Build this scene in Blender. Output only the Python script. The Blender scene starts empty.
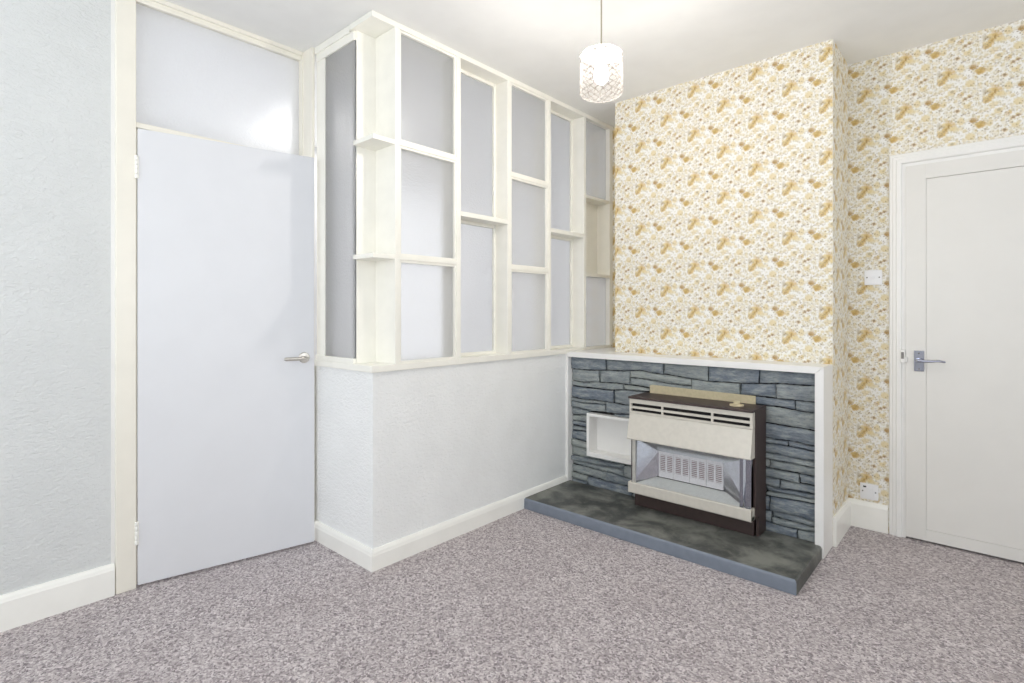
import bpy, bmesh, math, random
from mathutils import Vector, Matrix, noise
C = bpy.context.scene.collection
rnd = random.Random(7)

# ------------------------------------------------------------------ helpers
WL = {}

def finish(name, bm, mats, parent=None, origin=None, smooth=False, angle=35):
    """link a bmesh built in room coordinates as one object"""
    if parent is not None:
        off = WL[parent.name]
    elif origin is not None:
        off = Vector(origin)
    else:
        xs = [v.co.x for v in bm.verts]; ys = [v.co.y for v in bm.verts]; zs = [v.co.z for v in bm.verts]
        off = Vector(((min(xs) + max(xs)) / 2, (min(ys) + max(ys)) / 2, min(zs)))
    bm.normal_update()
    for v in bm.verts:
        v.co -= off
    me = bpy.data.meshes.new(name)
    bm.to_mesh(me); bm.free()
    if not isinstance(mats, (list, tuple)):
        mats = [mats]
    for m in mats:
        me.materials.append(m)
    o = bpy.data.objects.new(name, me)
    C.objects.link(o)
    if parent is not None:
        o.parent = parent
    else:
        o.location = off
    WL[o.name] = off.copy()
    if smooth:
        for p in me.polygons:
            p.use_smooth = True
        if angle:
            me.set_sharp_from_angle(angle=math.radians(angle))
    return o

def thing(name, label, cat, loc, group=None, kind=None):
    o = bpy.data.objects.new(name, None)
    o.empty_display_size = .1
    C.objects.link(o); o.location = loc
    WL[o.name] = Vector(loc)
    return tag(o, label, cat, group, kind)

def tag(o, label=None, cat=None, group=None, kind=None):
    if label: o['label'] = label
    if cat: o['category'] = cat
    if group: o['group'] = group
    if kind: o['kind'] = kind
    return o

def struct(name, bm, m, label=None, cat=None, **k):
    return tag(finish(name, bm, m, **k), label, cat, None, 'structure')

def merge(dst, src, M=None):
    me = bpy.data.meshes.new('t'); src.to_mesh(me); src.free()
    if M is not None: me.transform(M)
    dst.from_mesh(me); bpy.data.meshes.remove(me)

def box(bm, a, b, bev=0.0, seg=2, mi=0):
    t = bmesh.new()
    x0, x1 = sorted((a[0], b[0])); y0, y1 = sorted((a[1], b[1])); z0, z1 = sorted((a[2], b[2]))
    bmesh.ops.create_cube(t, size=1)
    for v in t.verts:
        v.co = Vector((x0 + (v.co.x + .5) * (x1 - x0), y0 + (v.co.y + .5) * (y1 - y0), z0 + (v.co.z + .5) * (z1 - z0)))
    if bev > 0:
        bmesh.ops.bevel(t, geom=t.edges[:], offset=bev, segments=seg, profile=.6, affect='EDGES')
    for f in t.faces: f.material_index = mi
    merge(bm, t)

def prism(bm, pts, axis, a, b, bev=0.0, mi=0, seg=2):
    """extrude a polygon along an axis; pts are the two other coordinates in axis order"""
    t = bmesh.new()
    def P(p, w):
        return {'x': (w, p[0], p[1]), 'y': (p[0], w, p[1]), 'z': (p[0], p[1], w)}[axis]
    A = [t.verts.new(P(p, a)) for p in pts]; B = [t.verts.new(P(p, b)) for p in pts]
    n = len(pts)
    t.faces.new(A); t.faces.new(B[::-1])
    for i in range(n):
        t.faces.new((A[i], B[i], B[(i + 1) % n], A[(i + 1) % n]))
    bmesh.ops.recalc_face_normals(t, faces=t.faces[:])
    if bev > 0:
        bmesh.ops.bevel(t, geom=t.edges[:], offset=bev, segments=seg, profile=.6, affect='EDGES')
    for f in t.faces: f.material_index = mi
    merge(bm, t)

def lathe(bm, prof, c, axis='z', n=32, mi=0, cap=True):
    """prof = [(r, h)] turned about an axis through c"""
    t = bmesh.new()
    rings = []
    for r, h in prof:
        ring = []
        for i in range(n):
            a = 2 * math.pi * i / n
            u, v = r * math.cos(a), r * math.sin(a)
            p = {'z': (u, v, h), 'y': (u, h, v), 'x': (h, u, v)}[axis]
            ring.append(t.verts.new((c[0] + p[0], c[1] + p[1], c[2] + p[2])))
        rings.append(ring)
    for A, B in zip(rings, rings[1:]):
        for i in range(n):
            t.faces.new((A[i], A[(i + 1) % n], B[(i + 1) % n], B[i]))
    if cap:
        t.faces.new(rings[0][::-1]); t.faces.new(rings[-1])
    bmesh.ops.recalc_face_normals(t, faces=t.faces[:])
    for f in t.faces: f.material_index = mi
    merge(bm, t)

def tube(bm, pts, r, n=10, sx=1.0):
    t = bmesh.new()
    pts = [Vector(p) for p in pts]
    rs = r if isinstance(r, (list, tuple)) else [r] * len(pts)
    rings = []
    for i, p in enumerate(pts):
        d = (pts[min(i + 1, len(pts) - 1)] - pts[max(i - 1, 0)]).normalized()
        up = Vector((0, 0, 1)) if abs(d.z) < .9 else Vector((0, 1, 0))
        a = d.cross(up).normalized(); b = a.cross(d).normalized()
        rings.append([t.verts.new(p + a * (rs[i] * sx * math.cos(q)) + b * (rs[i] * math.sin(q)))
                      for q in [2 * math.pi * k / n for k in range(n)]])
    for A, B in zip(rings, rings[1:]):
        for i in range(n):
            t.faces.new((A[i], A[(i + 1) % n], B[(i + 1) % n], B[i]))
    t.faces.new(rings[0][::-1]); t.faces.new(rings[-1])
    bmesh.ops.recalc_face_normals(t, faces=t.faces[:])
    merge(bm, t)

B = bmesh.new

# ------------------------------------------------------------------ materials
def srgb(r, g, b):
    f = lambda c: c / 12.92 if c <= .04045 else ((c + .055) / 1.055) ** 2.4
    return (f(r / 255), f(g / 255), f(b / 255), 1)

class NT:
    def __init__(s, name):
        s.m = bpy.data.materials.new(name); s.m.use_nodes = True
        s.t = s.m.node_tree; s.t.nodes.clear()
        s.out = s.n('ShaderNodeOutputMaterial')
    def n(s, k, **kw):
        x = s.t.nodes.new(k)
        for a, v in kw.items():
            setattr(x, a, v)
        return x
    def l(s, a, b): s.t.links.new(a, b)
    def put(s, sock, v):
        if isinstance(v, bpy.types.NodeSocket): s.l(v, sock)
        elif v is not None: sock.default_value = v
    def math(s, op, a, b=None, c=None, clamp=False):
        x = s.n('ShaderNodeMath', operation=op, use_clamp=clamp)
        s.put(x.inputs[0], a)
        if b is not None: s.put(x.inputs[1], b)
        if c is not None: s.put(x.inputs[2], c)
        return x.outputs[0]
    def mix(s, fac, a, b):
        x = s.n('ShaderNodeMix', data_type='RGBA')
        s.put(x.inputs[0], fac); s.put(x.inputs[6], a); s.put(x.inputs[7], b)
        return x.outputs[2]
    def step(s, v, a, b, lo=0.0, hi=1.0):
        x = s.n('ShaderNodeMapRange', interpolation_type='SMOOTHSTEP')
        s.put(x.inputs[0], v); x.inputs[1].default_value = a; x.inputs[2].default_value = b
        x.inputs[3].default_value = lo; x.inputs[4].default_value = hi
        return x.outputs[0]
    def pos(s):
        return s.n('ShaderNodeNewGeometry').outputs['Position']
    def noise(s, vec, scale, detail=3, rough=.5, dist=0, out=0):
        x = s.n('ShaderNodeTexNoise'); s.put(x.inputs['Vector'], vec)
        x.inputs['Scale'].default_value = scale; x.inputs['Detail'].default_value = detail
        x.inputs['Roughness'].default_value = rough; x.inputs['Distortion'].default_value = dist
        return x.outputs[out]
    def vor(s, vec, scale, out=0, rand=1.0, feature='F1', dims='3D'):
        x = s.n('ShaderNodeTexVoronoi', feature=feature, voronoi_dimensions=dims); s.put(x.inputs['Vector'], vec)
        x.inputs['Scale'].default_value = scale; x.inputs['Randomness'].default_value = rand
        return x.outputs[out]
    def bump(s, h, strength=.3, dist=.002, normal=None):
        x = s.n('ShaderNodeBump'); s.put(x.inputs['Height'], h)
        x.inputs['Strength'].default_value = strength; x.inputs['Distance'].default_value = dist
        if normal is not None: s.l(normal, x.inputs['Normal'])
        return x.outputs[0]
    def bsdf(s, col, rough=.5, metal=0, normal=None, spec=.5, **kw):
        x = s.n('ShaderNodeBsdfPrincipled')
        s.put(x.inputs['Base Color'], col); s.put(x.inputs['Roughness'], rough)
        x.inputs['Metallic'].default_value = metal; x.inputs['Specular IOR Level'].default_value = spec
        if normal is not None: s.l(normal, x.inputs['Normal'])
        for k, v in kw.items(): s.put(x.inputs[k], v)
        return x
    def done(s, sh):
        s.l(sh.outputs[0] if hasattr(sh, 'outputs') else sh, s.out.inputs[0]); return s.m

def plain(name, col, rough=.5, metal=0, var=.03, scale=30, spec=.5, bump=0):
    t = NT(name); p = t.pos()
    n = t.noise(p, scale, 4)
    k = t.step(n, .3, .7, 1 - var, 1 + var)
    c = t.n('ShaderNodeMix', data_type='RGBA', blend_type='MULTIPLY'); c.inputs[0].default_value = 1
    c.inputs[6].default_value = col; t.l(k, c.inputs[7])
    nm = t.bump(t.noise(p, scale * 6, 3), bump, .001) if bump else None
    return t.done(t.bsdf(c.outputs[2], rough, metal, nm, spec))

M = {}
def wall_mat(name, col, s1=55, strength=.35):
    t = NT(name); p = t.pos()
    st = t.n('ShaderNodeMapping'); t.l(p, st.inputs[0]); st.inputs['Scale'].default_value = (1, 1, 1.8)
    a = t.noise(st.outputs[0], s1, 4, .55, .8)
    b = t.noise(p, 6, 3)
    c = t.mix(t.step(b, .3, .7), col, tuple(x * .97 for x in col[:3]) + (1,))
    return t.done(t.bsdf(c, .75, 0, t.bump(a, strength, .0065), .25))
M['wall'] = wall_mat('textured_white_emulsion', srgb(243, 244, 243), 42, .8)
M['walll'] = wall_mat('textured_white_light_offset', srgb(219, 221, 220), 42, .8)  # same white emulsion, darkened to offset strong light on the left wall
M['ceil'] = wall_mat('ceiling_emulsion', srgb(243, 243, 241), 8, .05)
M['casing'] = plain('cream_casing_paint', srgb(240, 236, 224), .3, var=.015, scale=9)
M['trim'] = plain('cream_gloss_paint', srgb(249, 248, 242), .3, var=.015, scale=9)
M['trimw'] = plain('white_gloss_paint', srgb(238, 237, 234), .32, var=.015, scale=9)
M['door'] = plain('white_satin_door_paint', srgb(223, 224, 227), .38, var=.012, scale=5)
M['doorr'] = plain('white_gloss_door_paint', srgb(227, 225, 220), .34, var=.012, scale=6)
M['shelf'] = plain('aged_cream_paint', srgb(244, 242, 233), .35, var=.02, scale=11)
M['hall'] = plain('hall_emulsion', srgb(234, 235, 236), .8, var=.02, scale=3)
M['brown'] = plain('dark_brown_enamel', srgb(62, 48, 45), .45, var=.06, scale=60)
M['cream'] = plain('champagne_enamel', srgb(209, 204, 193), .38, .1, var=.03, scale=40)
M['board'] = plain('beige_heatproof_board', srgb(196, 184, 152), .7, var=.06, scale=60, bump=.1)
M['dark'] = plain('black_void', srgb(24, 21, 22), .8, var=.1)
M['clay'] = plain('white_fireclay', srgb(236, 232, 232), .7, var=.04, scale=90)
M['ember'] = plain('grey_pink_radiant_slot', srgb(150, 116, 114), .8, var=.15, scale=120)
M['plastic'] = plain('white_plastic', srgb(240, 240, 242), .3, var=.01)
M['steel'] = plain('satin_steel', srgb(205, 200, 192), .32, 1, var=.05, scale=200)
M['chrome'] = plain('polished_chrome', srgb(168, 171, 184), .07, 1, var=.02, scale=20)  # base darkened to stand in for dark reflections
M['reflect'] = plain('bright_reflector', srgb(218, 220, 228), .12, 1, var=.04, scale=40)
M['tray'] = plain('painted_reflection_tray', srgb(226, 226, 220), .3, .3, var=.03, scale=60)  # pale base stands in for bright reflections in the mirrored tray
M['screw'] = plain('dull_screw', srgb(120, 116, 112), .4, .8, var=.05)

def carpet():
    t = NT('heather_twist_carpet'); p = t.pos()
    wob = t.n('ShaderNodeVectorMath', operation='MULTIPLY_ADD')
    t.l(t.noise(p, 60, 2, .5, 0, 1), wob.inputs[0]); wob.inputs[1].default_value = (.02, .02, .02); t.l(p, wob.inputs[2])
    cell = t.n('ShaderNodeTexVoronoi', feature='F1'); t.l(wob.outputs[0], cell.inputs['Vector']); cell.inputs['Scale'].default_value = 150
    sep = t.n('ShaderNodeSeparateColor'); t.l(cell.outputs['Color'], sep.inputs[0])
    r = t.n('ShaderNodeValToRGB'); t.l(sep.outputs[0], r.inputs[0])
    cr = r.color_ramp
    stops = [(0, (126, 116, 119)), (.2, (158, 148, 150)), (.45, (184, 174, 175)), (.7, (203, 194, 194)), (1, (230, 222, 222))]
    while len(cr.elements) < len(stops): cr.elements.new(.5)
    for e, (q, c) in zip(cr.elements, stops):
        e.position = q; e.color = srgb(*c)
    mid = t.noise(p, 46, 4, .65)
    big = t.noise(p, 4, 5, .6)
    fine = t.noise(p, 330, 2, .6)
    c = t.mix(t.step(mid, .52, .72, 0, .25), r.outputs[0], srgb(138, 127, 130))
    c = t.mix(t.step(mid, .46, .3, 0, .2), c, srgb(226, 217, 217))
    c = t.mix(t.step(big, .45, .7, 0, .18), c, srgb(150, 138, 138))
    c = t.mix(t.step(fine, .5, .75, 0, .4), c, srgb(118, 108, 112))
    h = t.math('ADD', t.math('MULTIPLY', cell.outputs['Distance'], -1.0), t.math('MULTIPLY', fine, .6))
    bs = t.bsdf(c, .95, 0, t.bump(h, .6, .006), .1)
    bs.inputs['Sheen Weight'].default_value = .15
    return t.done(bs)
M['carpet'] = carpet()

def wallpaper(name, axis, u0, v0):
    """small amber and beige sprigs in a half-drop repeat, .1767 x .266 m"""
    a, b = .1767, .266
    t = NT(name)
    sp = t.n('ShaderNodeSeparateXYZ'); t.l(t.pos(), sp.inputs[0])
    U = t.math('SUBTRACT', sp.outputs[axis], u0); V = t.math('SUBTRACT', sp.outputs[2], v0)
    # coordinates folded into one repeat
    i = t.math('FLOOR', t.math('DIVIDE', U, a))
    fu = t.math('SUBTRACT', U, t.math('MULTIPLY', i, a))
    vv = t.math('ADD', V, t.math('MULTIPLY', i, b / 2))
    fv = t.math('SUBTRACT', vv, t.math('MULTIPLY', t.math('FLOOR', t.math('DIVIDE', vv, b)), b))
    cb = t.n('ShaderNodeCombineXYZ'); t.l(fu, cb.inputs[0]); t.l(fv, cb.inputs[1])
    F = cb.outputs[0]
    wob = t.n('ShaderNodeTexNoise', noise_dimensions='2D'); t.l(F, wob.inputs['Vector'])
    wob.inputs['Scale'].default_value = 190; wob.inputs['Detail'].default_value = 2
    wsep = t.n('ShaderNodeSeparateColor'); t.l(wob.outputs['Color'], wsep.inputs[0])
    amp = .016
    wu = t.math('ADD', U, t.math('MULTIPLY_ADD', wsep.outputs[0], amp, -amp / 2))
    wv = t.math('ADD', V, t.math('MULTIPLY_ADD', wsep.outputs[1], amp, -amp / 2))
    def motif(x, z, rx, rz, soft=.45):
        du = t.math('SUBTRACT', wu, x)
        k = t.math('ROUND', t.math('DIVIDE', du, a))
        du = t.math('SUBTRACT', du, t.math('MULTIPLY', k, a))
        dv = t.math('ADD', t.math('SUBTRACT', wv, z), t.math('MULTIPLY', k, b / 2))
        dv = t.math('SUBTRACT', dv, t.math('MULTIPLY', t.math('ROUND', t.math('DIVIDE', dv, b)), b))
        d = t.math('SQRT', t.math('ADD', t.math('POWER', t.math('DIVIDE', du, rx), 2.0), t.math('POWER', t.math('DIVIDE', dv, rz), 2.0)))
        return t.step(d, 1 + soft / 2, 1 - soft / 2)
    col = srgb(242, 240, 235)
    # scattered small pale petals and taupe specks
    def specks(col, scale, thr, c1, c2, keep, op, soft=.3):
        v = t.n('ShaderNodeTexVoronoi', voronoi_dimensions='2D'); t.l(W, v.inputs['Vector']); v.inputs['Scale'].default_value = scale
        s = t.n('ShaderNodeSeparateColor'); t.l(v.outputs['Color'], s.inputs[0])
        m = t.step(v.outputs['Distance'], thr, thr - soft)
        m = t.math('MULTIPLY', m, t.math('LESS_THAN', s.outputs[0], keep))
        m = t.math('MULTIPLY', m, t.math('MULTIPLY_ADD', s.outputs[2], op * .7, op * .3))
        return t.mix(m, col, t.mix(s.outputs[1], c1, c2))
    wc = t.n('ShaderNodeCombineXYZ')
    t.l(t.math('ADD', fu, t.math('MULTIPLY_ADD', wsep.outputs[0], amp, -amp / 2)), wc.inputs[0])
    t.l(t.math('ADD', fv, t.math('MULTIPLY_ADD', wsep.outputs[1], amp, -amp / 2)), wc.inputs[1])
    W = wc.outputs[0]
    col = specks(col, 44, .58, srgb(224, 207, 156), srgb(218, 208, 182), .74, .85, .4)
    col = specks(col, 84, .50, srgb(212, 197, 148), srgb(192, 184, 158), .64, .85)
    pale, gold, amber, taupe, brown, deep = srgb(225, 208, 160), srgb(206, 174, 98), srgb(182, 146, 76), srgb(176, 162, 136), srgb(142, 118, 88), srgb(162, 124, 54)
    for (x, z, rx, rz, c, o) in [
        (-.026, -.065, .019, .017, pale, .8), (-.098, -.092, .017, .014, pale, .75), (.06, .075, .018, .013, pale, .7),
        (-.062, .018, .015, .018, pale, .8), (.045, -.012, .013, .014, pale, .7), (-.04, .09, .014, .012, pale, .8),
        (-.0637, -.112, .013, .011, gold, .55), (.028, -.112, .010, .012, taupe, .3),
        (-.0145, .014, .0155, .013, amber, .75), (-.018, .011, .008, .006, deep, .7),
        (.0133, -.0123, .021, .0185, gold, .85), (.010, -.018, .011, .007, amber, .6), (.018, -.006, .007, .006, deep, .35),
        (-.112, .008, .014, .016, gold, .7), (-.128, .016, .011, .010, pale, .9), (-.090, .003, .010, .014, gold, .45), (-.096, -.010, .010, .010, pale, .9), (-.148, -.018, .010, .010, pale, .9), (-.104, .030, .009, .009, amber, .4), (-.098, .014, .013, .012, gold, .55), (-.116, .024, .008, .014, gold, .5), (-.126, -.014, .014, .017, gold, .8),
        (-.140, -.034, .017, .012, gold, .7), (-.110, .004, .005, .010, deep, .7), (-.120, -.010, .005, .007, deep, .6), (-.139, -.034, .007, .005, deep, .45),
        (-.142, .008, .013, .009, taupe, .45), (-.09, -.012, .015, .012, pale, .8),
        (.101, -.0585, .0115, .011, gold, .5), (.101, -.0585, .0065, .006, brown, .8), (.131, -.004, .0100, .009, amber, .6), (.149, .003, .0100, .008, amber, .6), (.131, -.005, .005, .005, brown, .7), (.149, .002, .005, .005, brown, .7),
        (-.05, .052, .007, .006, brown, .45), (.08, .045, .007, .007, taupe, .7)]:
        col = t.mix(t.math('MULTIPLY', motif(x, z, rx, rz, .55), o), col, c)
    col = specks(col, 105, .40, srgb(146, 124, 90), srgb(164, 148, 124), .36, .95, .2)
    # veining inside the petals
    vein = t.n('ShaderNodeTexNoise', noise_dimensions='2D'); t.l(F, vein.inputs['Vector']); vein.inputs['Scale'].default_value = 420; vein.inputs['Detail'].default_value = 2
    mm = t.n('ShaderNodeMix', data_type='RGBA', blend_type='MULTIPLY'); mm.inputs[0].default_value = 1
    t.l(col, mm.inputs[6]); t.l(t.step(vein.outputs[0], .3, .65, .91, 1.04), mm.inputs[7])
    return t.done(t.bsdf(mm.outputs[2], .6, 0, None, .25))
M['paper'] = wallpaper('floral_wallpaper_front', 0, -1.048, 1.867)
M['papers'] = wallpaper('floral_wallpaper_return', 1, 3.20, 1.80)
M['papera'] = wallpaper('floral_wallpaper_alcove', 0, -.237, 2.536)

def slate():
    t = NT('riven_slate'); p = t.pos()
    at = t.n('ShaderNodeAttribute', attribute_name='tone')
    st = t.n('ShaderNodeMapping'); t.l(p, st.inputs[0]); st.inputs['Scale'].default_value = (1, 1, 4)
    n1 = t.noise(st.outputs[0], 14, 6, .65)
    n2 = t.noise(st.outputs[0], 60, 4, .7)
    c = t.mix(at.outputs['Fac'], srgb(112, 122, 134), srgb(152, 158, 155))
    c = t.mix(t.step(n1, .42, .72, 0, .75), c, srgb(172, 178, 176))
    c = t.mix(t.step(n1, .5, .25, 0, .6), c, srgb(84, 95, 110))
    c = t.mix(t.step(n2, .52, .70, 0, .5), c, srgb(168, 164, 150))
    c = t.mix(t.step(n2, .46, .30, 0, .6), c, srgb(70, 78, 88))
    h = t.math('ADD', n1, t.math('MULTIPLY', n2, .5))
    return t.done(t.bsdf(c, .62, 0, t.bump(h, .8, .008), .4))
M['slate'] = slate()

def hearth_slate():
    t = NT('waxed_slate_hearth_top'); p = t.pos()
    n1 = t.noise(p, 6, 5, .6, .4); n2 = t.noise(p, 45, 4, .7)
    c = t.mix(t.step(n1, .36, .66), srgb(66, 68, 66), srgb(130, 131, 124))  # slate mottle, its light patches raised to stand in for reflected sheen
    c = t.mix(t.step(n2, .52, .78, 0, .35), c, srgb(140, 138, 126))
    return t.done(t.bsdf(c, t.step(n1, .3, .7, .38, .55), 0, t.bump(n2, .15, .002), .4))
M['hearth'] = hearth_slate()
M['hearthedge'] = plain('grey_painted_hearth_edge', srgb(122, 130, 142), .42, var=.05, scale=25)

def obscure(name, tint, scale, mixk=.5, rough=.3):
    t = NT(name); p = t.pos()
    h = t.math('ADD', t.vor(p, scale), t.math('MULTIPLY', t.noise(p, scale * .7, 2), .6))
    nm = t.bump(h, .35, .003)
    a = t.bsdf(tint, rough, 0, nm, .2); a.inputs['Transmission Weight'].default_value = 1; a.inputs['IOR'].default_value = 1.45
    tr = t.n('ShaderNodeBsdfTranslucent'); tr.inputs[0].default_value = tint; t.l(nm, tr.inputs[1])
    mx = t.n('ShaderNodeMixShader'); mx.inputs[0].default_value = mixk
    t.l(a.outputs[0], mx.inputs[1]); t.l(tr.outputs[0], mx.inputs[2])
    nm2 = t.bump(h, .22, .003)
    g = t.n('ShaderNodeBsdfGlossy'); g.inputs['Roughness'].default_value = .14; t.l(nm2, g.inputs['Normal'])
    fr = t.n('ShaderNodeFresnel'); fr.inputs[0].default_value = 1.5; t.l(nm2, fr.inputs['Normal'])
    m2 = t.n('ShaderNodeMixShader'); t.l(fr.outputs[0], m2.inputs[0]); t.l(mx.outputs[0], m2.inputs[1]); t.l(g.outputs[0], m2.inputs[2])
    return t.done(m2)
M['glass'] = obscure('obscured_stippled_glass', srgb(248, 249, 251), 110)

M['glassf'] = obscure('light_stippled_glass', srgb(248, 249, 251), 110, .25, .25)

def clear(name, k, rough, bumps=0):
    t = NT(name)
    tr = t.n('ShaderNodeBsdfTransparent'); tr.inputs[0].default_value = (.96, .97, .98, 1)
    g = t.n('ShaderNodeBsdfGlossy'); g.inputs['Roughness'].default_value = rough
    mx = t.n('ShaderNodeMixShader'); mx.inputs[0].default_value = k
    t.l(tr.outputs[0], mx.inputs[1]); t.l(g.outputs[0], mx.inputs[2])
    return t.done(mx)
M['clear'] = clear('thin_clear_glass', .06, .02)

def shade_mat():
    t = NT('diamond_cut_opal_glass')
    tr = t.n('ShaderNodeBsdfTransparent'); tr.inputs[0].default_value = (.97, .96, .95, 1)
    tl = t.n('ShaderNodeBsdfTranslucent'); tl.inputs[0].default_value = (1, .96, .92, 1)
    df = t.n('ShaderNodeBsdfDiffuse'); df.inputs[0].default_value = (.95, .93, .92, 1)
    g = t.n('ShaderNodeBsdfGlossy'); g.inputs['Roughness'].default_value = .15
    m1 = t.n('ShaderNodeMixShader'); m1.inputs[0].default_value = .35; t.l(tl.outputs[0], m1.inputs[1]); t.l(df.outputs[0], m1.inputs[2])
    m2 = t.n('ShaderNodeMixShader'); m2.inputs[0].default_value = .06; t.l(m1.outputs[0], m2.inputs[1]); t.l(g.outputs[0], m2.inputs[2])
    # pressed diamond pattern: thicker glass on the ridges
    sp = t.n('ShaderNodeSeparateXYZ'); t.l(t.n('ShaderNodeTexCoord').outputs['Object'], sp.inputs[0])
    u = t.math('MULTIPLY', t.math('ARCTAN2', sp.outputs[1], sp.outputs[0]), 14.0)
    v = t.math('MULTIPLY', sp.outputs[2], 240.0)
    ridge = t.math('ABSOLUTE', t.math('MULTIPLY', t.math('SINE', t.math('MULTIPLY', t.math('ADD', u, v), .5)), t.math('SINE', t.math('MULTIPLY', t.math('SUBTRACT', u, v), .5))))
    t.l(t.mix(t.step(ridge, .05, .3), (.70, .655, .62, 1), (.98, .97, .965, 1)), tr.inputs[0])
    lw = t.n('ShaderNodeLayerWeight'); lw.inputs[0].default_value = .5
    k = t.math('ADD', t.step(lw.outputs['Facing'], .1, 1, .005, .03), t.step(ridge, .06, .35, 0, .006))
    m3 = t.n('ShaderNodeMixShader'); t.l(k, m3.inputs[0]); t.l(tr.outputs[0], m3.inputs[1]); t.l(m2.outputs[0], m3.inputs[2])
    return t.done(m3)
M['shade'] = shade_mat()
def opal():
    t = NT('glow_cutting_crown')  # denser crown, put in to cut the bulb's glow on the ceiling
    tr = t.n('ShaderNodeBsdfTransparent'); tr.inputs[0].default_value = (.97, .96, .95, 1)
    df = t.n('ShaderNodeBsdfDiffuse'); df.inputs[0].default_value = (.93, .92, .90, 1)
    mx = t.n('ShaderNodeMixShader'); mx.inputs[0].default_value = .55
    t.l(tr.outputs[0], mx.inputs[1]); t.l(df.outputs[0], mx.inputs[2])
    return t.done(mx)
M['opal'] = opal()

def emit(name, col, s):
    t = NT(name); e = t.n('ShaderNodeEmission'); e.inputs[0].default_value = col; e.inputs[1].default_value = s
    return t.done(e)
BULB = 275.0
M['bulb'] = emit('lit_bulb', (1, .965, .92, 1), BULB)

# ------------------------------------------------------------------ room shell
ZC = 2.59
XL, XR, YB, YN = -2.785, 1.75, 3.531, -1.55     # left wall, right wall, alcove wall, wall behind the camera
bm = B(); box(bm, (-4.4, YN - .1, -.06), (XR + .1, 4.6, 0)); struct('floor', bm, M['carpet'], 'heather grey-pink twist pile carpet', 'floor')
bm = B(); box(bm, (-4.4, YN - .1, ZC), (XR + .1, 4.6, ZC + .08)); struct('ceiling', bm, M['ceil'], 'plain white painted ceiling', 'ceiling')
bm = B(); box(bm, (XL - .1, YN - .1, 0), (XL, .568, ZC)); struct('wall_left', bm, M['walll'], 'white textured wall left of the flush door', 'wall')
bm = B(); box(bm, (XL - .1, .568, 0), (XL + .002, .60, ZC)); struct('trim_1', bm, M['trimw'], 'smooth white strip between textured wall and door casing', 'trim')
# alcove wall with the doorway left open for door 2
DX0, DX1, DZ = -.345, .43, 1.965
bm = B()
box(bm, (-2.36, YB, 0), (DX0 - .03, YB + .1, ZC)); box(bm, (DX1 + .03, YB, 0), (XR + .1, YB + .1, ZC)); box(bm, (DX0 - .03, YB, DZ + .03), (DX1 + .03, YB + .1, ZC))
struct('wall_back', bm, M['papera'], 'amber floral papered wall around the panelled door', 'wall')
# wall at the right and the window wall behind the camera
VY0, VY1 = -1.0, 2.3
bm = B()
box(bm, (XR, YN - .1, 0), (XR + .1, VY0, ZC)); box(bm, (XR, VY1, 0), (XR + .1, YB, ZC))
box(bm, (XR, VY0, 0), (XR + .1, VY1, .75)); box(bm, (XR, VY0, 2.35), (XR + .1, VY1, ZC))
struct('wall_right', bm, M['wall'], 'plain white wall beyond the frame with an added window opening', 'wall')
bm = B()
for q in (VY0, (VY0 + VY1) / 2 - .025, VY1 - .05): box(bm, (XR + .02, q, .75), (XR + .08, q + .05, 2.35), .004)
for q in (.75, 2.30): box(bm, (XR + .02, VY0, q), (XR + .08, VY1, q + .05), .004)
struct('added_window', bm, M['trimw'], 'added wide white window, unseen beyond the right of the frame', 'window')  # unseen window added to let light onto the partition
WX0, WX1, WZ0, WZ1 = -2.5, -.1, .75, 2.35
bm = B()
box(bm, (XL - .1, YN - .1, 0), (WX0, YN, ZC)); box(bm, (WX1, YN - .1, 0), (XR, YN, ZC))
box(bm, (WX0, YN - .1, 0), (WX1, YN, WZ0)); box(bm, (WX0, YN - .1, WZ1), (WX1, YN, ZC))
struct('wall_front', bm, M['wall'], 'white window wall behind the camera', 'wall')
bm = B()
for q in (WX0, (WX0 + WX1) / 2 - .025, WX1 - .05): box(bm, (q, YN - .08, WZ0), (q + .05, YN - .02, WZ1), .004)
for q in (WZ0, WZ1 - .05): box(bm, (WX0, YN - .08, q), (WX1, YN - .02, q + .05), .004)
struct('window_2', bm, M['trimw'], 'white casement window behind the camera', 'window')
# chimney breast
XCL, XCR, YC = -1.882, -.611, 3.139
bm = B(); box(bm, (XCL, YC, 0), (XCR, YB, ZC))
for f in bm.faces: f.material_index = 1 if abs(f.normal.x) > .5 else 0
bm.normal_update()
for f in bm.faces: f.material_index = 1 if abs(f.normal.x) > .5 else 0
struct('wall_chimney', bm, [M['paper'], M['papers']], 'floral papered chimney breast above the fireplace', 'chimney breast')
bm = B(); lathe(bm, [(.0045, 0), (.0045, .004)], (-1.259, YC - .004, 1.907), 'y', 12)
tag(finish('wall_nail', bm, M['dark']), 'tiny dark nail in the papered chimney breast', 'nail')

# low partition wall with its stub
XP, Y0 = -2.147, 1.434
bm = B(); prism(bm, [(-2.70, Y0), (XP, Y0), (XP, YB), (-2.26, YB), (-2.26, Y0 + .11), (-2.70, Y0 + .11)], 'z', 0, .915)
struct('wall_partition', bm, M['wall'], 'white textured low wall under the shelved glass screen', 'wall')
# hall beyond the glass
bm = B(); box(bm, (-4.4, YN - .1, 0), (-4.3, 4.6, ZC)); struct('wall_hall', bm, M['hall'])
bm = B(); box(bm, (-4.3, 4.5, 0), (-2.26, 4.6, ZC)); struct('wall_hall_end', bm, M['hall'])
bm = B(); box(bm, (-4.3, YN - .1, 0), (XL - .1, YN, ZC)); struct('wall_hall_near', bm, M['hall'])
bm = B(); box(bm, (-2.36, YB + .1, 0), (-2.26, 4.5, ZC)); struct('wall_hall_side', bm, M['hall'])

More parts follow.
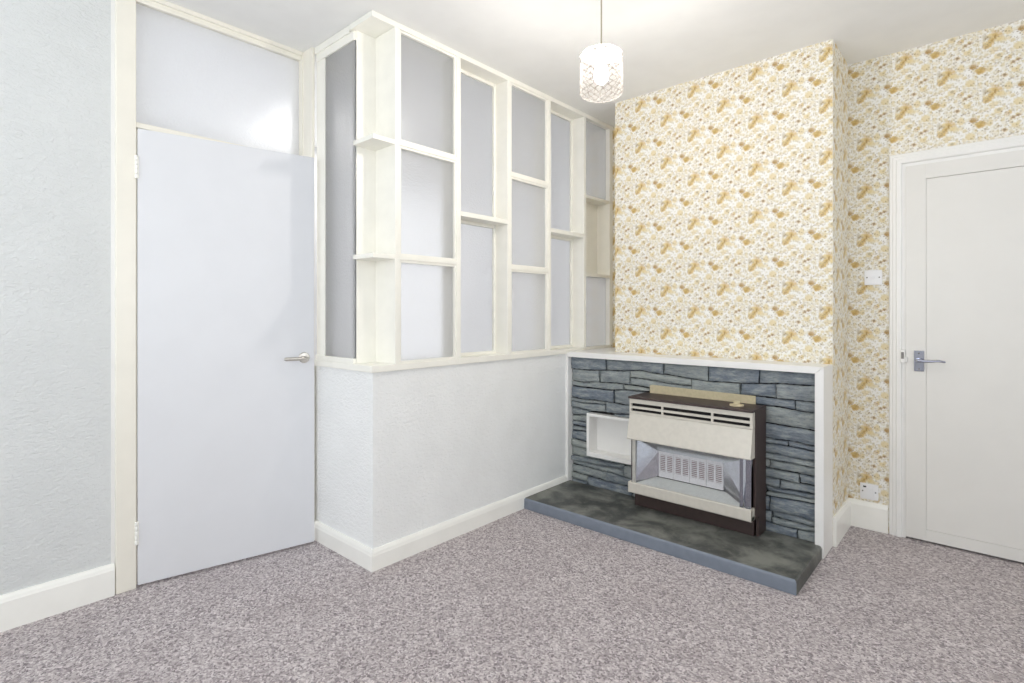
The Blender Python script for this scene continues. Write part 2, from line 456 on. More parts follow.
# skirting boards
def skirt(name, pts, h, t, lab, sh=.024):
    """pts: wall line in plan, room on the right-hand side when walking"""
    bm = B()
    prof = [(0, 0), (t, 0), (t, h - sh), (t - .002, h - sh * .8), (t - .004, h - sh * .45), (t * .4, h), (0, h)]
    pts = [Vector(p) for p in pts]
    rows = []
    for i, p in enumerate(pts):
        d0 = (pts[i] - pts[i - 1]).normalized() if i else (pts[1] - pts[0]).normalized()
        d1 = (pts[i + 1] - pts[i]).normalized() if i < len(pts) - 1 else d0
        n0 = Vector((d0.y, -d0.x)); n1 = Vector((d1.y, -d1.x))
        n = (n0 + n1); n = n / max(.2, n.dot(n0))
        rows.append([bm.verts.new((p.x + n.x * u, p.y + n.y * u, z)) for u, z in prof])
    for a, b in zip(rows, rows[1:]):
        for k in range(len(prof)):
            bm.faces.new((a[k], a[(k + 1) % len(prof)], b[(k + 1) % len(prof)], b[k]))
    bm.faces.new(rows[0]); bm.faces.new(rows[-1][::-1])
    bmesh.ops.recalc_face_normals(bm, faces=bm.faces[:])
    return struct(name, bm, M['trim'], lab, 'skirting board')
skirt('baseboard_left', [(XL, YN), (XL, .578)], .132, .019, 'cream skirting board along the left wall')
skirt('baseboard_partition', [(-2.69, Y0), (XP, Y0), (XP, 2.943)], .097, .018, 'cream skirting board round the low partition wall', .028)
skirt('baseboard_chimney', [(XCR, YC + .002), (XCR, YB), (-.424, YB)], .150, .016, 'cream skirting board in the alcove beside the fireplace')

# ------------------------------------------------------------------ left door, its frame and the transom
XD = -2.766
bm = B()
box(bm, (XD - .11, .582, 0), (XD, .655, ZC), .004)
box(bm, (XD - .11, .655, 0), (XD - .042, .668, 1.998), .002)
struct('trim_2', bm, M['casing'], 'cream door casing on the hinge side', 'door frame')
bm = B()
box(bm, (XD - .11, 1.398, 0), (XD - .012, 1.455, ZC), .003)
box(bm, (XD - .012, 1.408, 0), (-2.668, 1.424, ZC), .003)
box(bm, (XD - .012, 1.4, 0), (XD + .004, 1.426, ZC), .003)
box(bm, (-2.72, 1.416, 0), (-2.690, 1.426, ZC), .003)
struct('trim_3', bm, M['casing'], 'cream corner post between door and glass side panel', 'door frame')
bm = B()
box(bm, (XD - .10, .655, 2.545), (XD - .002, 1.40, 2.572), .003)
box(bm, (XD - .10, .655, 2.570), (XD + .008, 1.40, ZC), .003)
struct('trim_4', bm, M['casing'], 'cream moulded head rail above the transom light', 'door frame')
bm = B(); box(bm, (XD - .10, .655, 1.998), (XD - .004, 1.40, 2.022), .003)
struct('trim_5', bm, M['casing'], 'cream rail between door and transom light', 'door frame')
bm = B(); box(bm, (XD - .03, .655, 2.022), (XD - .024, 1.40, 2.548))
struct('window_1', bm, M['glass'], 'obscured glass transom light over the flush door', 'window')

HX, HY = XD, .6575
ang = math.atan2(.151, .735)
d1 = thing('door_1', 'flush white door standing ajar with round-rose lever', 'door', (HX, HY, 0), kind='structure')
Md = Matrix.Translation(Vector((HX, HY, 0))) @ Matrix.Rotation(-ang, 4, 'Z')
def dobj(name, build, mat, parent, smooth=False):
    t = B(); build(t); t.transform(Md)
    return finish(name, t, mat, parent, smooth=smooth)
leaf = dobj('door_leaf', lambda t: box(t, (-.040, .002, .012), (0, .752, 1.994), .002), M['door'], d1)
def lever(t):
    z = .964
    tube(t, [(.006, .700, z), (.045, .700, z), (.054, .694, z), (.056, .68, z), (.056, .60, z), (.053, .592, z)], [.0095, .0095, .0095, .0095, .0095, .006], 14)
hd = dobj('handle', lever, M['steel'], d1, True); tag(hd, 'satin steel lever handle')
dobj('rose', lambda t: lathe(t, [(.027, 0), (.027, .005), (.024, .008), (.012, .009)], (0, .700, .964), 'x', 32), M['steel'], hd, True)
for z0 in (.19, 1.775):
    def hin(t):
        for k in range(5):
            lathe(t, [(.0055, z0 + k * .02 + .0006), (.0065, z0 + k * .02 + .002), (.0065, z0 + k * .02 + .018), (.0055, z0 + k * .02 + .0194)], (.005, -.003, 0), 'z', 14)
        box(t, (-.001, .0, z0), (.0015, .006, z0 + .1))
    dobj('hinge', hin, M['trim'], d1, True)

# ------------------------------------------------------------------ right door
bm = B()
def architrave(bm, prof):
    # prof: (offset out from the opening, projection from the wall)
    rows = []
    for px_, pz_, sx in ((DX0, 0, -1), (DX0, DZ, -1), (DX1, DZ, 1), (DX1, 0, 1)):
        rows.append([bm.verts.new((px_ + sx * o, YB + .002 - t, pz_ + (o if pz_ else 0))) for o, t in prof])
    for a, b in zip(rows, rows[1:]):
        for k in range(len(prof) - 1):
            bm.faces.new((a[k], a[k + 1], b[k + 1], b[k]))
    bmesh.ops.recalc_face_normals(bm, faces=bm.faces[:])
architrave(bm, [(.001, 0), (.001, .014), (.017, .014), (.019, .023), (.024, .026), (.040, .025), (.043, .019), (.056, .018), (.059, .013), (.070, .012), (.075, .008), (.075, 0)])
box(bm, (DX0 - .03, YB, 0), (DX0 - .002, YB + .1, DZ + .03)); box(bm, (DX1 + .002, YB, 0), (DX1 + .03, YB + .1, DZ + .03)); box(bm, (DX0 - .03, YB, DZ + .003), (DX1 + .03, YB + .1, DZ + .03))
box(bm, (DX0 - .03, YB + .05, 0), (DX1 + .03, YB + .09, DZ))
struct('trim_6', bm, M['trimw'], 'white stepped architrave round the panelled door', 'door frame')
YD = 3.508
d2 = thing('door_2', 'white panelled door with chrome lever in the papered wall', 'door', ((DX0 + DX1) / 2, YD + .02, 0), kind='structure')
bm = B()
pz0, pz1, px0, px1 = .07, 1.888, -.260, DX1 - .085
box(bm, (DX0, YD, .012), (px0, YD + .04, DZ), .0015); box(bm, (px1, YD, .012), (DX1, YD + .04, DZ), .0015)
box(bm, (px0, YD, .012), (px1, YD + .04, pz0), .0015); box(bm, (px0, YD, pz1), (px1, YD + .04, DZ), .0015)
finish('door_frame', bm, M['doorr'], d2)
bm = B(); box(bm, (px0 + .0009, YD + .0008, pz0 + .001), (px1 - .0009, YD + .035, pz1 - .002), .001); finish('door_panel', bm, M['doorr'], d2)
bm = B(); box(bm, (-.310, YD - .006, .888), (-.268, YD - .0002, .995), .0015)
bp = finish('handle_plate', bm, M['chrome'], d2); tag(bp, 'rectangular chrome lever plate')
bm = B()
tube(bm, [(-.292, YD - .004, .946), (-.292, YD - .040, .946), (-.287, YD - .048, .946), (-.27, YD - .05, .945), (-.235, YD - .05, .946), (-.205, YD - .052, .949), (-.185, YD - .052, .946), (-.178, YD - .052, .945)],
     [.011, .009, .0085, .008, .0065, .006, .0055, .003], 14)
lv = finish('handle', bm, M['chrome'], bp, smooth=True)
bm = B()
for z in (.90, .982):
    lathe(bm, [(.004, -.0072), (.004, -.005)], (-.289, YD, z), 'y', 12)
finish('screw', bm, M['screw'], bp)
bm = B()
box(bm, (-.366, YB - .034, .930), (-.347, YB - .018, .998), .003); box(bm, (-.347, YB - .036, .934), (-.339, YB - .022, .962), .002)
box(bm, (-.364, YB - .0355, .95), (-.352, YB - .033, .985), .001, mi=1)
tag(finish('latch_keep', bm, [M['trimw'], M['screw']], d2), 'painted latch keep on the frame')

# switch plate and socket on the alcove wall
def plate(name, label, cat, x0, x1, z0, z1):
    t = thing(name, label, cat, ((x0 + x1) / 2, YB - .0005, z0))
    bm = B(); box(bm, (x0, YB - .009, z0), (x1, YB - .0005, z1), .003, 3); finish('face_plate', bm, M['plastic'], t, smooth=True)
    for x in (x0 + .0125, x1 - .0125):
        bm = B(); lathe(bm, [(.0036, -.0098), (.0036, -.0085)], (x, YB, (z0 + z1) / 2), 'y', 12); finish('screw', bm, M['screw'], t)
    return t
sw = plate('wall_plate', 'white wall plate at switch height between chimney and door', 'wall plate', -.533, -.451, 1.345, 1.427)
bm = B(); lathe(bm, [(.006, -.013), (.007, -.0115), (.007, -.0085)], (-.492, YB, 1.386), 'y', 16); finish('button', bm, M['plastic'], sw, smooth=True)
so = plate('wall_socket', 'white socket plate low on the wall just above the skirting', 'socket', -.553, -.468, .164, .250)
bm = B(); box(bm, (-.528, YB - .0125, .178), (-.490, YB - .008, .222), .0015); finish('rocker', bm, M['plastic'], so)
bm = B(); box(bm, (-.538, YB - .0100, .228), (-.524, YB - .008, .236)); finish('slot', bm, M['dark'], so)

# ------------------------------------------------------------------ glazed shelving screen on the low wall
scr = thing('display_screen', 'cream built-in open shelving screen with obscured glass panes on the low wall', 'shelving screen', (-2.2, 2.4, .915))
XF, XG = -2.134, -2.25
ZS, ZT = .947, 2.562
bm = B(); prism(bm, [(-2.66, 1.418), (XF + .002, 1.418), (XF + .002, 2.942), (-2.151, 2.942), (-2.151, YB - .002), (-2.33, YB - .002), (-2.33, 1.50), (-2.66, 1.50)], 'z', .916, ZS, .0025)
finish('sill', bm, M['shelf'], scr)
bm = B(); prism(bm, [(-2.33, 1.420), (XF + .001, 1.420), (XF + .001, YB - .002), (-2.33, YB - .002)], 'z', ZT, ZC - .001, .002)
finish('top_board', bm, M['shelf'], scr)
# header over the side light
bm = B(); box(bm, (-2.66, 1.428, 2.512), (-2.3005, 1.50, 2.556), .002); box(bm, (-2.66, 1.420, 2.552), (-2.332, 1.50, ZC - .002), .002)
finish('side_header', bm, M['shelf'], scr)
bm = B(); box(bm, (-2.66, 1.424, ZS), (-2.3005, 1.4425, .972), .002); finish('side_bottom_rail', bm, M['shelf'], scr)
bm = B(); box(bm, (-2.579, 1.436, .972), (-2.3005, 1.442, 2.513)); finish('side_pane', bm, M['glass'], scr)
bm = B(); box(bm, (-2.66, 1.431, ZS), (-2.578, 1.50, 2.512), .003); finish('side_post', bm, M['shelf'], scr)
bm = B(); box(bm, (-2.325, 1.4425, ZS), (-2.300, 1.560, ZT), .002); finish('back_panel', bm, M['shelf'], scr)
div = [(1.549, 1.575), (1.945, 1.975), (2.349, 2.378), (2.737, 2.766), (3.141, 3.170), (3.480, 3.524)]
for k, (a, b) in enumerate(div):
    bm = B(); box(bm, (XG - (.018 if k == 0 else .006), a, ZS), (XF, b, ZT), .002); finish('upright', bm, M['shelf'], scr)
bm = B(); box(bm, (-2.300, 1.5505, ZS), (-2.269, 1.572, ZT), .001); finish('upright', bm, M['shelf'], scr)
def board(y0, y1, z0, z1, xb=XG):
    bm = B(); box(bm, (xb, y0, z0), (XF + .0005, y1, z1), .002); return finish('shelf', bm, M['shelf'], scr)
def ring(y0, y1, z0, z1, x0, x1, w):
    bm = B()
    box(bm, (x0, y0, z0), (x1, y0 + w, z1), .002); box(bm, (x0, y1 - w, z0), (x1, y1, z1), .002)
    box(bm, (x0, y0 + w * .6, z0), (x1, y1 - w * .6, z0 + w), .002); box(bm, (x0, y0 + w * .6, z1 - w), (x1, y1 - w * .6, z1), .002)
    return finish('glazing_bead', bm, M['shelf'], scr)
def pane(y0, y1, z0, z1, x, m='glass'):
    bm = B(); box(bm, (x - .002, y0, z0), (x + .002, y1, z1)); return finish('glass_pane', bm, M[m], scr)
# open corner shelves
for z in (2.000, 1.450):
    bm = B(); box(bm, (-2.300, 1.424, z), (XF, 1.549, z + .022), .002); finish('shelf', bm, M['shelf'], scr)
for k in range(5):
    y0, y1 = div[k][1], div[k + 1][0]
    if k % 2 == 0:                                 # bays glazed at the front
        for z in (2.002, 1.449): board(y0, y1, z, z + .020)
        for j, (z0, z1) in enumerate(((ZS, 1.449), (1.469, 2.002), (2.022, ZT))):
            if k == 4 and j == 1:                  # open box with a painted back
                bm = B(); box(bm, (XG - .004, y0, z0), (XG + .006, y1, z1)); finish('back_panel', bm, M['shelf'], scr)
                continue
            if k == 4:
                pane(y0, y1, z0, z1, -2.170, 'glassf')
                continue
            ring(y0, y1, z0, z1, XF - .022, XF - .004, .012)
            pane(y0 + .003, y1 - .003, z0 + .003, z1 - .003, XF - .020, 'glassf')
    else:                                          # bays glazed at the back
        z = 1.714
        board(y0, y1, z, z + .026)
        for (z0, z1) in ((ZS, z), (z + .026, ZT)):
            ring(y0, y1, z0, z1, XG, XG + .022, .018)
            pane(y0 + .003, y1 - .003, z0 + .003, z1 - .003, XG + .006)

# ------------------------------------------------------------------ fireplace
fp = thing('fireplace', 'riven grey slate fireplace with white painted shelf and posts', 'fireplace', (-1.38, 3.0, 0))
YS, ZH = 2.943, .064
PXI, PXR = -.650, -.611
bm = B()
prism(bm, [(-2.150, .896), (PXI, .896), (PXR - .0012, .930), (-2.150, .930)], 'y', YS, YC - .001, .0018)
box(bm, (-2.150, YC - .003, .896), (XCL - .001, YB - .002, .930), .002)
mant = finish('mantel_shelf', bm, M['trimw'], fp)
bm = B(); prism(bm, [(PXI, .002), (PXR, .002), (PXR, .930), (PXI, .8955)], 'y', YS + .0003, YC - .001, .0018); finish('side_post', bm, M['trimw'], fp)
bm = B(); box(bm, (XP - .001, YS + .0005, .002), (-2.127, 3.10, .8965), .002); finish('side_post', bm, M['trimw'], fp)

# slate facing, laid as uneven courses round the niche
NX0, NX1, NZ0, NZ1 = -1.984, -1.615, .257, .536
def facing():
    bm = B()
    tone = bm.verts.layers.float.new('tone')
    X0, X1, Z0, Z1 = -2.127, PXI, ZH - .02, .896
    # wandering bed joints
    hs, z = [], Z0
    while z < Z1 - .03:
        h = rnd.choice((.046, .056, .064, .072, .080, .06, .038)); hs.append(z); z += h
    hs.append(Z1)
    def bed(i, x):
        if i <= 0: return Z0
        if i >= len(hs) - 1: return Z1
        return hs[i] + .022 * noise.noise((x * 2.2, i * 7.3, 1.1)) + .008 * noise.noise((x * 8, i * 3.1, 4.4))
    def stone(x0, x1, f0, f1, sl0, sl1):
        t_ = rnd.random(); yf = 2.986 - rnd.random() * .017
        w = x1 - x0
        if w < .012: return
        nx = max(3, int(w / .014)); nz = 5
        tilt = rnd.uniform(-.05, .05); seed = rnd.random() * 50
        ring_f, grid = [], []
        for j in range(nz + 1):
            row = []
            for i in range(nx + 1):
                u, v = i / nx, j / nz
                x = x0 + w * u
                zb, zt = f0(x), f1(x)
                x += (sl0 * (1 - u) + sl1 * u) * (v - .5)
                z = zb + (zt - zb) * v
                n = noise.noise((x * 30 + seed, z * 150, seed)) * .0042 + noise.noise((x * 9, z * 24, seed)) * .004
                edge = min(u * w, (1 - u) * w, v * (zt - zb), (1 - v) * (zt - zb))
                y = max(2.9670, yf + n + tilt * (x - (x0 + x1) / 2)) + (.008 if edge < 1e-6 else 0)
                if edge < 1e-6:
                    x += noise.noise((z * 60, x * 60, seed)) * .0045; z += noise.noise((x * 55, seed, z * 55)) * .0036
                p = bm.verts.new((x, y, z)); p[tone] = t_; row.append(p)
            grid.append(row)
        for j in range(nz):
            for i in range(nx):
                bm.faces.new((grid[j][i], grid[j][i + 1], grid[j + 1][i + 1], grid[j + 1][i]))
        # returns into the joints
        loop = grid[0][:] + [grid[j][nx] for j in range(1, nz + 1)] + grid[nz][-2::-1] + [grid[j][0] for j in range(nz - 1, 0, -1)]
        back = []
        for p in loop:
            q = bm.verts.new((p.co.x, 3.018, p.co.z)); q[tone] = t_; back.append(q)
        for i in range(len(loop)):
            k = (i + 1) % len(loop)
            bm.faces.new((loop[i], back[i], back[k], loop[k]))
    g = .0032
    for r in range(len(hs) - 1):
        x = X0
        while x < X1 - .002:
            L = rnd.choice((.13, .18, .22, .27, .33, .40))
            e = x + L
            if X1 - e < .06: e = X1
            # keep clear of the niche
            zm0, zm1 = bed(r, (x + e) / 2), bed(r + 1, (x + e) / 2)
            spans = [(x, e)]
            f0 = lambda q, r=r: bed(r, q) + g; f1 = lambda q, r=r: bed(r + 1, q) - g
            if zm1 > NZ0 + .004 and zm0 < NZ1 - .004:
                if zm0 > NZ0 - .022 and zm1 < NZ1 + .022 or True:
                    if zm0 < NZ0 and NZ0 - zm0 > .014:
                        f1n = lambda q, r=r: min(bed(r + 1, q) - g, NZ0 - .001)
                        a, b = max(x, NX0), min(e, NX1)
                        if b > a: stone(a + g, b - g, f0, f1n, 0, 0)
                    if zm1 > NZ1 and zm1 - NZ1 > .014:
                        f0n = lambda q, r=r: max(bed(r, q) + g, NZ1 + .001)
                        a, b = max(x, NX0), min(e, NX1)
                        if b > a: stone(a + g, b - g, f0n, f1, 0, 0)
                    spans = []
                    if x < NX0: spans.append((x, min(e, NX0)))
                    if e > NX1: spans.append((max(x, NX1), e))
            for (a, b) in spans:
                s0 = 0 if a <= X0 + .001 or abs(a - NX1) < .001 else rnd.uniform(-.016, .016) * 0 + .014 * noise.noise((a * 31, r, 0))
                if (bed(r + 1, a) - bed(r, a)) > .052 and rnd.random() < .30 and b - a > .08:
                    fr = rnd.uniform(.35, .65)
                    fm = lambda q, r=r, fr=fr: bed(r, q) + (bed(r + 1, q) - bed(r, q)) * (fr + .1 * noise.noise((q * 6, r * 2.0, 9)))
                    stone(a + g, b - g, f0, lambda q: fm(q) - g * .7, s0, .004 * noise.noise((b * 31, r, 0)))
                    stone(a + g, b - g, lambda q: fm(q) + g * .7, f1, s0, .004 * noise.noise((b * 31, r, 0)))
                else:
                    stone(a + g, b - g, f0, f1, s0, .014 * noise.noise((b * 31, r, 0)))
            x = e
    bmesh.ops.recalc_face_normals(bm, faces=bm.faces[:])
    return bm
sf = finish('slate_facing', facing(), M['slate'], fp, smooth=True, angle=50)
bm = B()
for (a, b, c, d) in ((-2.128, NX0, ZH, .897), (NX1, PXI, ZH, .897), (NX0, NX1, ZH, NZ0), (NX0, NX1, NZ1, .897)):
    box(bm, (a, 3.004, c), (b, YC - .002, d))
finish('mortar_bed', bm, M['dark'], sf)
# white boxed recess
bm = B()
w, yf, yb = .022, 2.950, 3.046
box(bm, (NX0, yf, NZ0), (NX0 + w, yb, NZ1), .002); box(bm, (NX1 - w, yf, NZ0), (NX1, yb, NZ1), .002)
box(bm, (NX0 + w, yf, NZ0), (NX1 - w, yb, NZ0 + w + .006), .002); box(bm, (NX0 + w, yf, NZ1 - w + .004), (NX1 - w, yb, NZ1), .002)
box(bm, (NX0 + .004, yb - .004, NZ0 + .004), (NX1 - .004, yb + .008, NZ1 - .004))
tag(finish('niche', bm, M['trimw'], fp), 'white painted box recess')

# hearth slab
bm = B()
XH = -.619
out = [(-2.128, 2.492), (XH, 2.492), (XH, YS - .001), (PXI - .002, YS - .001), (PXI - .002, 2.965), (-2.1265, 2.965), (-2.1265, YS - .001), (-2.128, YS - .001)]
t = B()
A_ = [t.verts.new((p[0], p[1], 0.001)) for p in out]; T_ = [t.verts.new((p[0], p[1], ZH)) for p in out]
t.faces.new(A_[::-1]); top = t.faces.new(T_)
for i in range(len(out)):
    k = (i + 1) % len(out); t.faces.new((A_[i], A_[k], T_[k], T_[i]))
t.normal_update(); t.edges.ensure_lookup_table()
eds = [e for e in t.edges if all(v.co.z > .05 for v in e.verts) and (all(abs(v.co.y - 2.492) < 1e-4 for v in e.verts) or all(abs(v.co.x - XH) < 1e-4 for v in e.verts))]
bmesh.ops.bevel(t, geom=eds, offset=.014, segments=5, profile=.5, affect='EDGES')
t.normal_update()
for f in t.faces:
    c = f.calc_center_median()
    f.material_index = 1 if (f.normal.y < -.25 and c.y < 2.51) else 0
merge(bm, t)
tag(finish('hearth', bm, [M['hearth'], M['hearthedge']], smooth=True, angle=40), 'dark slate hearth slab with grey painted front edge on the carpet', 'hearth')

# ------------------------------------------------------------------ gas fire
gf = thing('gas_fire', 'brown and champagne radiant gas fire standing on the slate hearth', 'gas fire', (-1.26, 2.93, ZH))
GX0, GX1, GB, GF = -1.575, -.880, 2.964, 2.803
bm = B(); box(bm, (GX0 + .004, 2.838, ZH + .001), (-.901, GB, .166), .004); finish('plinth', bm, M['brown'], gf)
for (a, b) in ((GX0, GX0 + .014), (GX1 - .014, GX1)):
    bm = B(); prism(bm, [(GF, .166), (GF, .7005), (GB, .7005), (GB, .066), (2.846, .066), (2.846, .166)], 'x', a, b, .003); finish('side_panel', bm, M['brown'], gf)
bm = B(); box(bm, (GX0 + .006, 2.757, .6995), (GX1 + .001, GB, .712), .004, 3); finish('top_panel', bm, M['brown'], gf)
bm = B(); box(bm, (GX0 + .014, 2.93, .16), (GX1 - .014, GB - .001, .699)); box(bm, (GX0 + .014, 2.85, .48), (GX1 - .014, 2.93, .699)); finish('back_box', bm, M['dark'], gf)
# louvred top of the fascia and sloping canopy
fx0, fx1 = -1.5645, -.884
bm = B()
yf, yb = 2.767, 2.778
z0, z1, z2, z3, z4, z5 = .6175, .629, .6445, .657, .6745, .699
box(bm, (fx0, yf, z0), (fx1, yb, z1)); box(bm, (fx0, yf, z2), (fx1, yb, z3)); box(bm, (fx0, yf, z4), (fx1, yb, z5))
for a, b in ((fx0, fx0 + .012), (-1.368, -1.358), (-1.091, -1.080), (fx1 - .013, fx1)):
    yy = GF - .001 if a in (fx0, fx1 - .013) else yb
    for (u, v) in ((z1, z2), (z3, z4)): box(bm, (a, yf, u), (b, yb, v))
for a, b in ((fx0, fx0 + .008), (fx1 - .008, fx1)):
    box(bm, (a, yb, z0), (b, GF - .001, z5))
bmesh.ops.remove_doubles(bm, verts=bm.verts[:], dist=1e-5)
gr = finish('louvre_panel', bm, M['cream'], gf)
bm = B(); box(bm, (fx0 + .009, 2.786, .60), (fx1 - .009, 2.790, .698)); finish('louvre_backing', bm, M['dark'], gr)
bm = B(); prism(bm, [(2.7685, .616), (2.735, .475), (2.739, .471), (GF - .001, .471), (GF - .001, .616)], 'x', fx0, fx1, .0016); finish('canopy', bm, M['cream'], gf)
# fender tray
bm = B()
tx0, tx1 = -1.565, -.885
prism(bm, [(2.750, .167), (2.750, .220), (2.753, .224), (2.762, .224), (2.766, .220), (2.766, .186), (2.836, .186), (2.836, .163), (2.754, .163)], 'x', tx0, tx1, .002)
for a, b in ((tx0, tx0 + .010), (tx1 - .010, tx1)):
    box(bm, (a, 2.7505, .1635), (b, GF - .001, .2235), .002)
finish('fender', bm, M['cream'], gf)
# bright reflector round the radiants
rx0, rx1, rz0, rz1, ry = -1.420, -1.054, .266, .404, 2.842
ox0, ox1, oz0, oz1, oy = tx0 + .012, tx1 - .012, .207, .470, 2.772
t = B()
def quad(ps, mi=0):
    f = t.faces.new([t.verts.new(p) for p in ps]); f.material_index = mi
quad([(ox0, oy, oz0), (ox1, oy, oz0), (rx1 + .02, ry, rz0 - .010), (rx0 - .02, ry, rz0 - .010)], 1)
quad([(ox0, oy + .03, oz1), (ox1, oy + .03, oz1), (rx1, ry, rz1), (rx0, ry, rz1)])
quad([(ox0, oy, oz0), (ox0, oy + .03, oz1), (rx0, ry, rz1), (rx0, ry, rz0)])
quad([(ox1, oy, oz0), (ox1, oy + .03, oz1), (rx1, ry, rz1), (rx1, ry, rz0)])
r_ = bmesh.ops.extrude_face_region(t, geom=t.faces[:])
bmesh.ops.translate(t, verts=[v for v in r_['geom'] if isinstance(v, bmesh.types.BMVert)], vec=(0, .004, 0))
bmesh.ops.recalc_face_normals(t, faces=t.faces[:])
rf = finish('reflector', t, [M['reflect'], M['tray']], gf)
n = 4
for k in range(n):
    a = rx0 + (rx1 - rx0) * k / n + .0012; b = rx0 + (rx1 - rx0) * (k + 1) / n - .0012
    bm = B()
    z0, z1 = rz0 - .004, rz1 + .002
    box(bm, (a, ry - .002, z0), (b, ry + .003, z0 + .034)); box(bm, (a, ry - .002, z1 - .018), (b, ry + .003, z1))
    m_ = (a + b) / 2
    for (u, v) in ((a, a + .008), (m_ - .005, m_ + .005), (b - .008, b)):
        box(bm, (u, ry - .002, z0 + .034), (v, ry + .003, z1 - .018))
    for (u, v) in ((a + .008, m_ - .005), (m_ + .005, b - .008)):
        for j in range(9):
            z = z0 + .034 + (z1 - z0 - .052) * (j + .5) / 9
            box(bm, (u, ry - .001, z - .0027), (v, ry + .003, z + .0020))
    ra = finish('radiant', bm, M['clay'], gf)
    bm = B(); box(bm, (a + .004, ry + .006, z0 + .01), (b - .004, ry + .010, z1 - .008)); finish('radiant_core', bm, M['ember'], ra)
# bright corner posts and glass front
for (x, r) in ((-.941, .008), (GX1 - .026, .0135), (-1.540, .010)):
    bm = B(); box(bm, (x - r, 2.772, .187), (x + r, 2.780, .4705), .002); finish('corner_post', bm, M['chrome'] if x > -1.5 else M['cream'], gf)
bm = B(); box(bm, (tx0 + .012, 2.7675, .187), (tx1 - .012, 2.7695, .4708)); finish('front_glass', bm, M['clear'], gf)
bm = B(); lathe(bm, [(.035, .7122), (.035, .718), (.031, .720), (.016, .7215), (.015, .734), (.013, .7375), (.006, .738)], (-.990, 2.852, 0), 'z', 32)
tag(finish('control_knob', bm, M['board'], gf, smooth=True), 'beige round control knob')
# closure board behind
bm = B(); prism(bm, [(-1.539, .30), (-.932, .30), (-.932, .755), (-1.29, .7575), (-1.525, .760), (-1.539, .755)], 'y', 2.9644, 2.9664, 0)
tag(finish('closure_board', bm, M['board']), 'beige backing board between gas fire and slate', 'board')

# ------------------------------------------------------------------ pendant
PX, PY = -1.226, 1.934
pd = thing('pendant_lamp', 'diamond-cut glass pendant lamp hanging from the ceiling, lit', 'pendant lamp', (PX, PY, 2.08))
bm = B(); lathe(bm, [(.006, 2.545), (.03, 2.55), (.048, 2.565), (.05, ZC - .0005)], (PX, PY, 0), 'z', 32); finish('ceiling_rose', bm, M['plastic'], pd, smooth=True)
bm = B(); lathe(bm, [(.0032, 2.31), (.0032, 2.548)], (PX, PY, 0), 'z', 10); finish('cord', bm, plain('twisted_flex', srgb(176, 168, 146), .6), pd, smooth=True)
bm = B(); lathe(bm, [(.006, 2.318), (.019, 2.312), (.021, 2.300), (.021, 2.292), (.031, 2.290), (.031, 2.286), (.019, 2.284), (.017, 2.275), (.017, 2.262)], (PX, PY, 0), 'z', 24); finish('lamp_holder', bm, M['plastic'], pd, smooth=True)
bm = B()
NS = 22
prof = [(.020, 2.301), (.043, 2.301)]
K = 10
body = [(.058, 2.293), (.072, 2.284)] + [(.0830 + .0025 * (k / K), 2.274 - (2.274 - 2.115) * k / K) for k in range(K + 1)] + [(.076, 2.107), (.062, 2.099), (.048, 2.093), (.036, 2.092), (.020, 2.092), (.008, 2.092)]
rows = prof + body
rings = []
for j, (r, z) in enumerate(rows):
    ring_ = []
    for i in range(NS):
        a = 2 * math.pi * i / NS
        rr = r
        if 3 <= j <= len(rows) - 5: rr = r + (.0062 if (i + j) % 2 else -.0052)
        ring_.append(bm.verts.new((PX + rr * math.cos(a), PY + rr * math.sin(a), z)))
    rings.append(ring_)
for j in range(len(rings) - 1):
    for i in range(NS):
        if j == len(rings) - 3 and i % 4 == 0: continue          # small holes in the base
        q = (rings[j][i], rings[j][(i + 1) % NS], rings[j + 1][(i + 1) % NS], rings[j + 1][i])
        if (i + j) % 2: bm.faces.new((q[0], q[1], q[2])); bm.faces.new((q[0], q[2], q[3]))
        else: bm.faces.new((q[0], q[1], q[3])); bm.faces.new((q[1], q[2], q[3]))
bmesh.ops.recalc_face_normals(bm, faces=bm.faces[:])
for f in bm.faces:
    if f.calc_center_median().z > 2.272: f.material_index = 1
finish('lamp_shade', bm, [M['shade'], M['opal']], pd)
bm = B(); lathe(bm, [(.013, 2.264), (.014, 2.245), (.022, 2.225), (.0295, 2.2), (.030, 2.185), (.025, 2.168), (.014, 2.157), (.004, 2.154)], (PX, PY, 0), 'z', 16)
finish('bulb', bm, M['bulb'], pd, smooth=True)

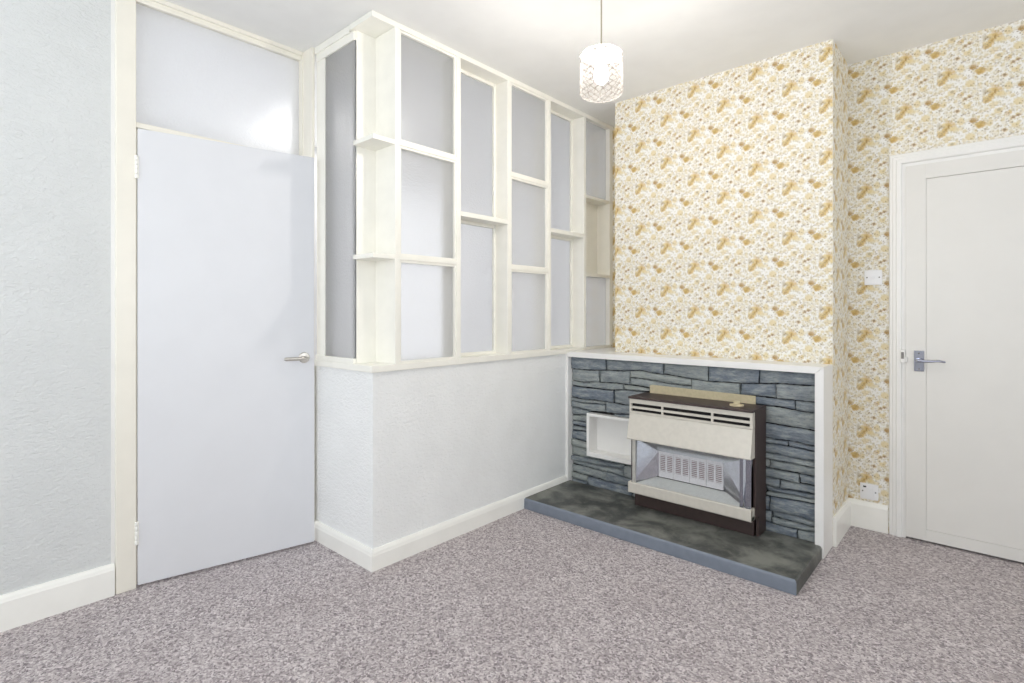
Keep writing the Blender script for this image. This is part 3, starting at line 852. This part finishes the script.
# ------------------------------------------------------------------ light
def area(name, loc, rot, sx, sy, power, col):
    l = bpy.data.lights.new(name, 'AREA'); l.shape = 'RECTANGLE'; l.size = sx; l.size_y = sy; l.energy = power; l.color = col
    o = bpy.data.objects.new(name, l); C.objects.link(o); o.location = loc; o.rotation_euler = rot
    return o
DAY = (.91, .955, 1)
area('window_daylight', ((WX0 + WX1) / 2, YN - .16, (WZ0 + WZ1) / 2), (math.radians(116), 0, 0), WX1 - WX0, WZ1 - WZ0, 41, DAY)
area('side_fill', (XR + .16, (VY0 + VY1) / 2, 1.55), (math.radians(116), 0, math.radians(90)), VY1 - VY0, 1.6, 38, DAY)  # fill light added at the added window to brighten the partition
area('hall_near_fill', (-3.6, YN + .02, 1.45), (math.radians(90), 0, 0), 1.3, 2.0, 34, (.95, .97, 1))  # added fill at the unseen hall end, no window there; evens the panes
area('hall_side_fill', (-4.28, 2.1, 1.45), (math.radians(90), 0, math.radians(-90)), 4.2, 1.9, 17, (.94, .96, 1))  # added fill panel along the hall wall, no window there; brightens the panes
area('hall_ceiling_light', (-3.8, 2.1, ZC - .03), (0, 0, 0), .8, .8, 7, (1, .98, .95))

w = bpy.data.worlds.new('overcast_sky'); bpy.context.scene.world = w; w.use_nodes = True
bg = w.node_tree.nodes.get('Background') or w.node_tree.nodes.new('ShaderNodeBackground')
bg.inputs[0].default_value = (.85, .92, 1, 1); bg.inputs[1].default_value = .5

# ------------------------------------------------------------------ camera
YAW = math.radians(41.7914)
cam = bpy.data.cameras.new('camera'); co = bpy.data.objects.new('camera', cam); C.objects.link(co)
cam.sensor_width = 36; cam.sensor_fit = 'HORIZONTAL'; cam.lens = 538.5724 / 1024 * 36
cam.shift_y = -(341.5 - 311.3808) / 1024; cam.clip_start = .02
co.location = (0, 0, 1.2); co.rotation_euler = (math.radians(90), 0, YAW)
S = bpy.context.scene
S.camera = co
S.view_settings.view_transform = 'Standard'; S.view_settings.look = 'None'
S.view_settings.gamma = 1; S.view_settings.use_curve_mapping = False
S.view_settings.exposure = 0.2
S.cycles.use_denoising = True
S.cycles.max_bounces = 14; S.cycles.diffuse_bounces = 8; S.cycles.glossy_bounces = 6; S.cycles.transmission_bounces = 10; S.cycles.transparent_max_bounces = 12
S.cycles.sample_clamp_indirect = 6
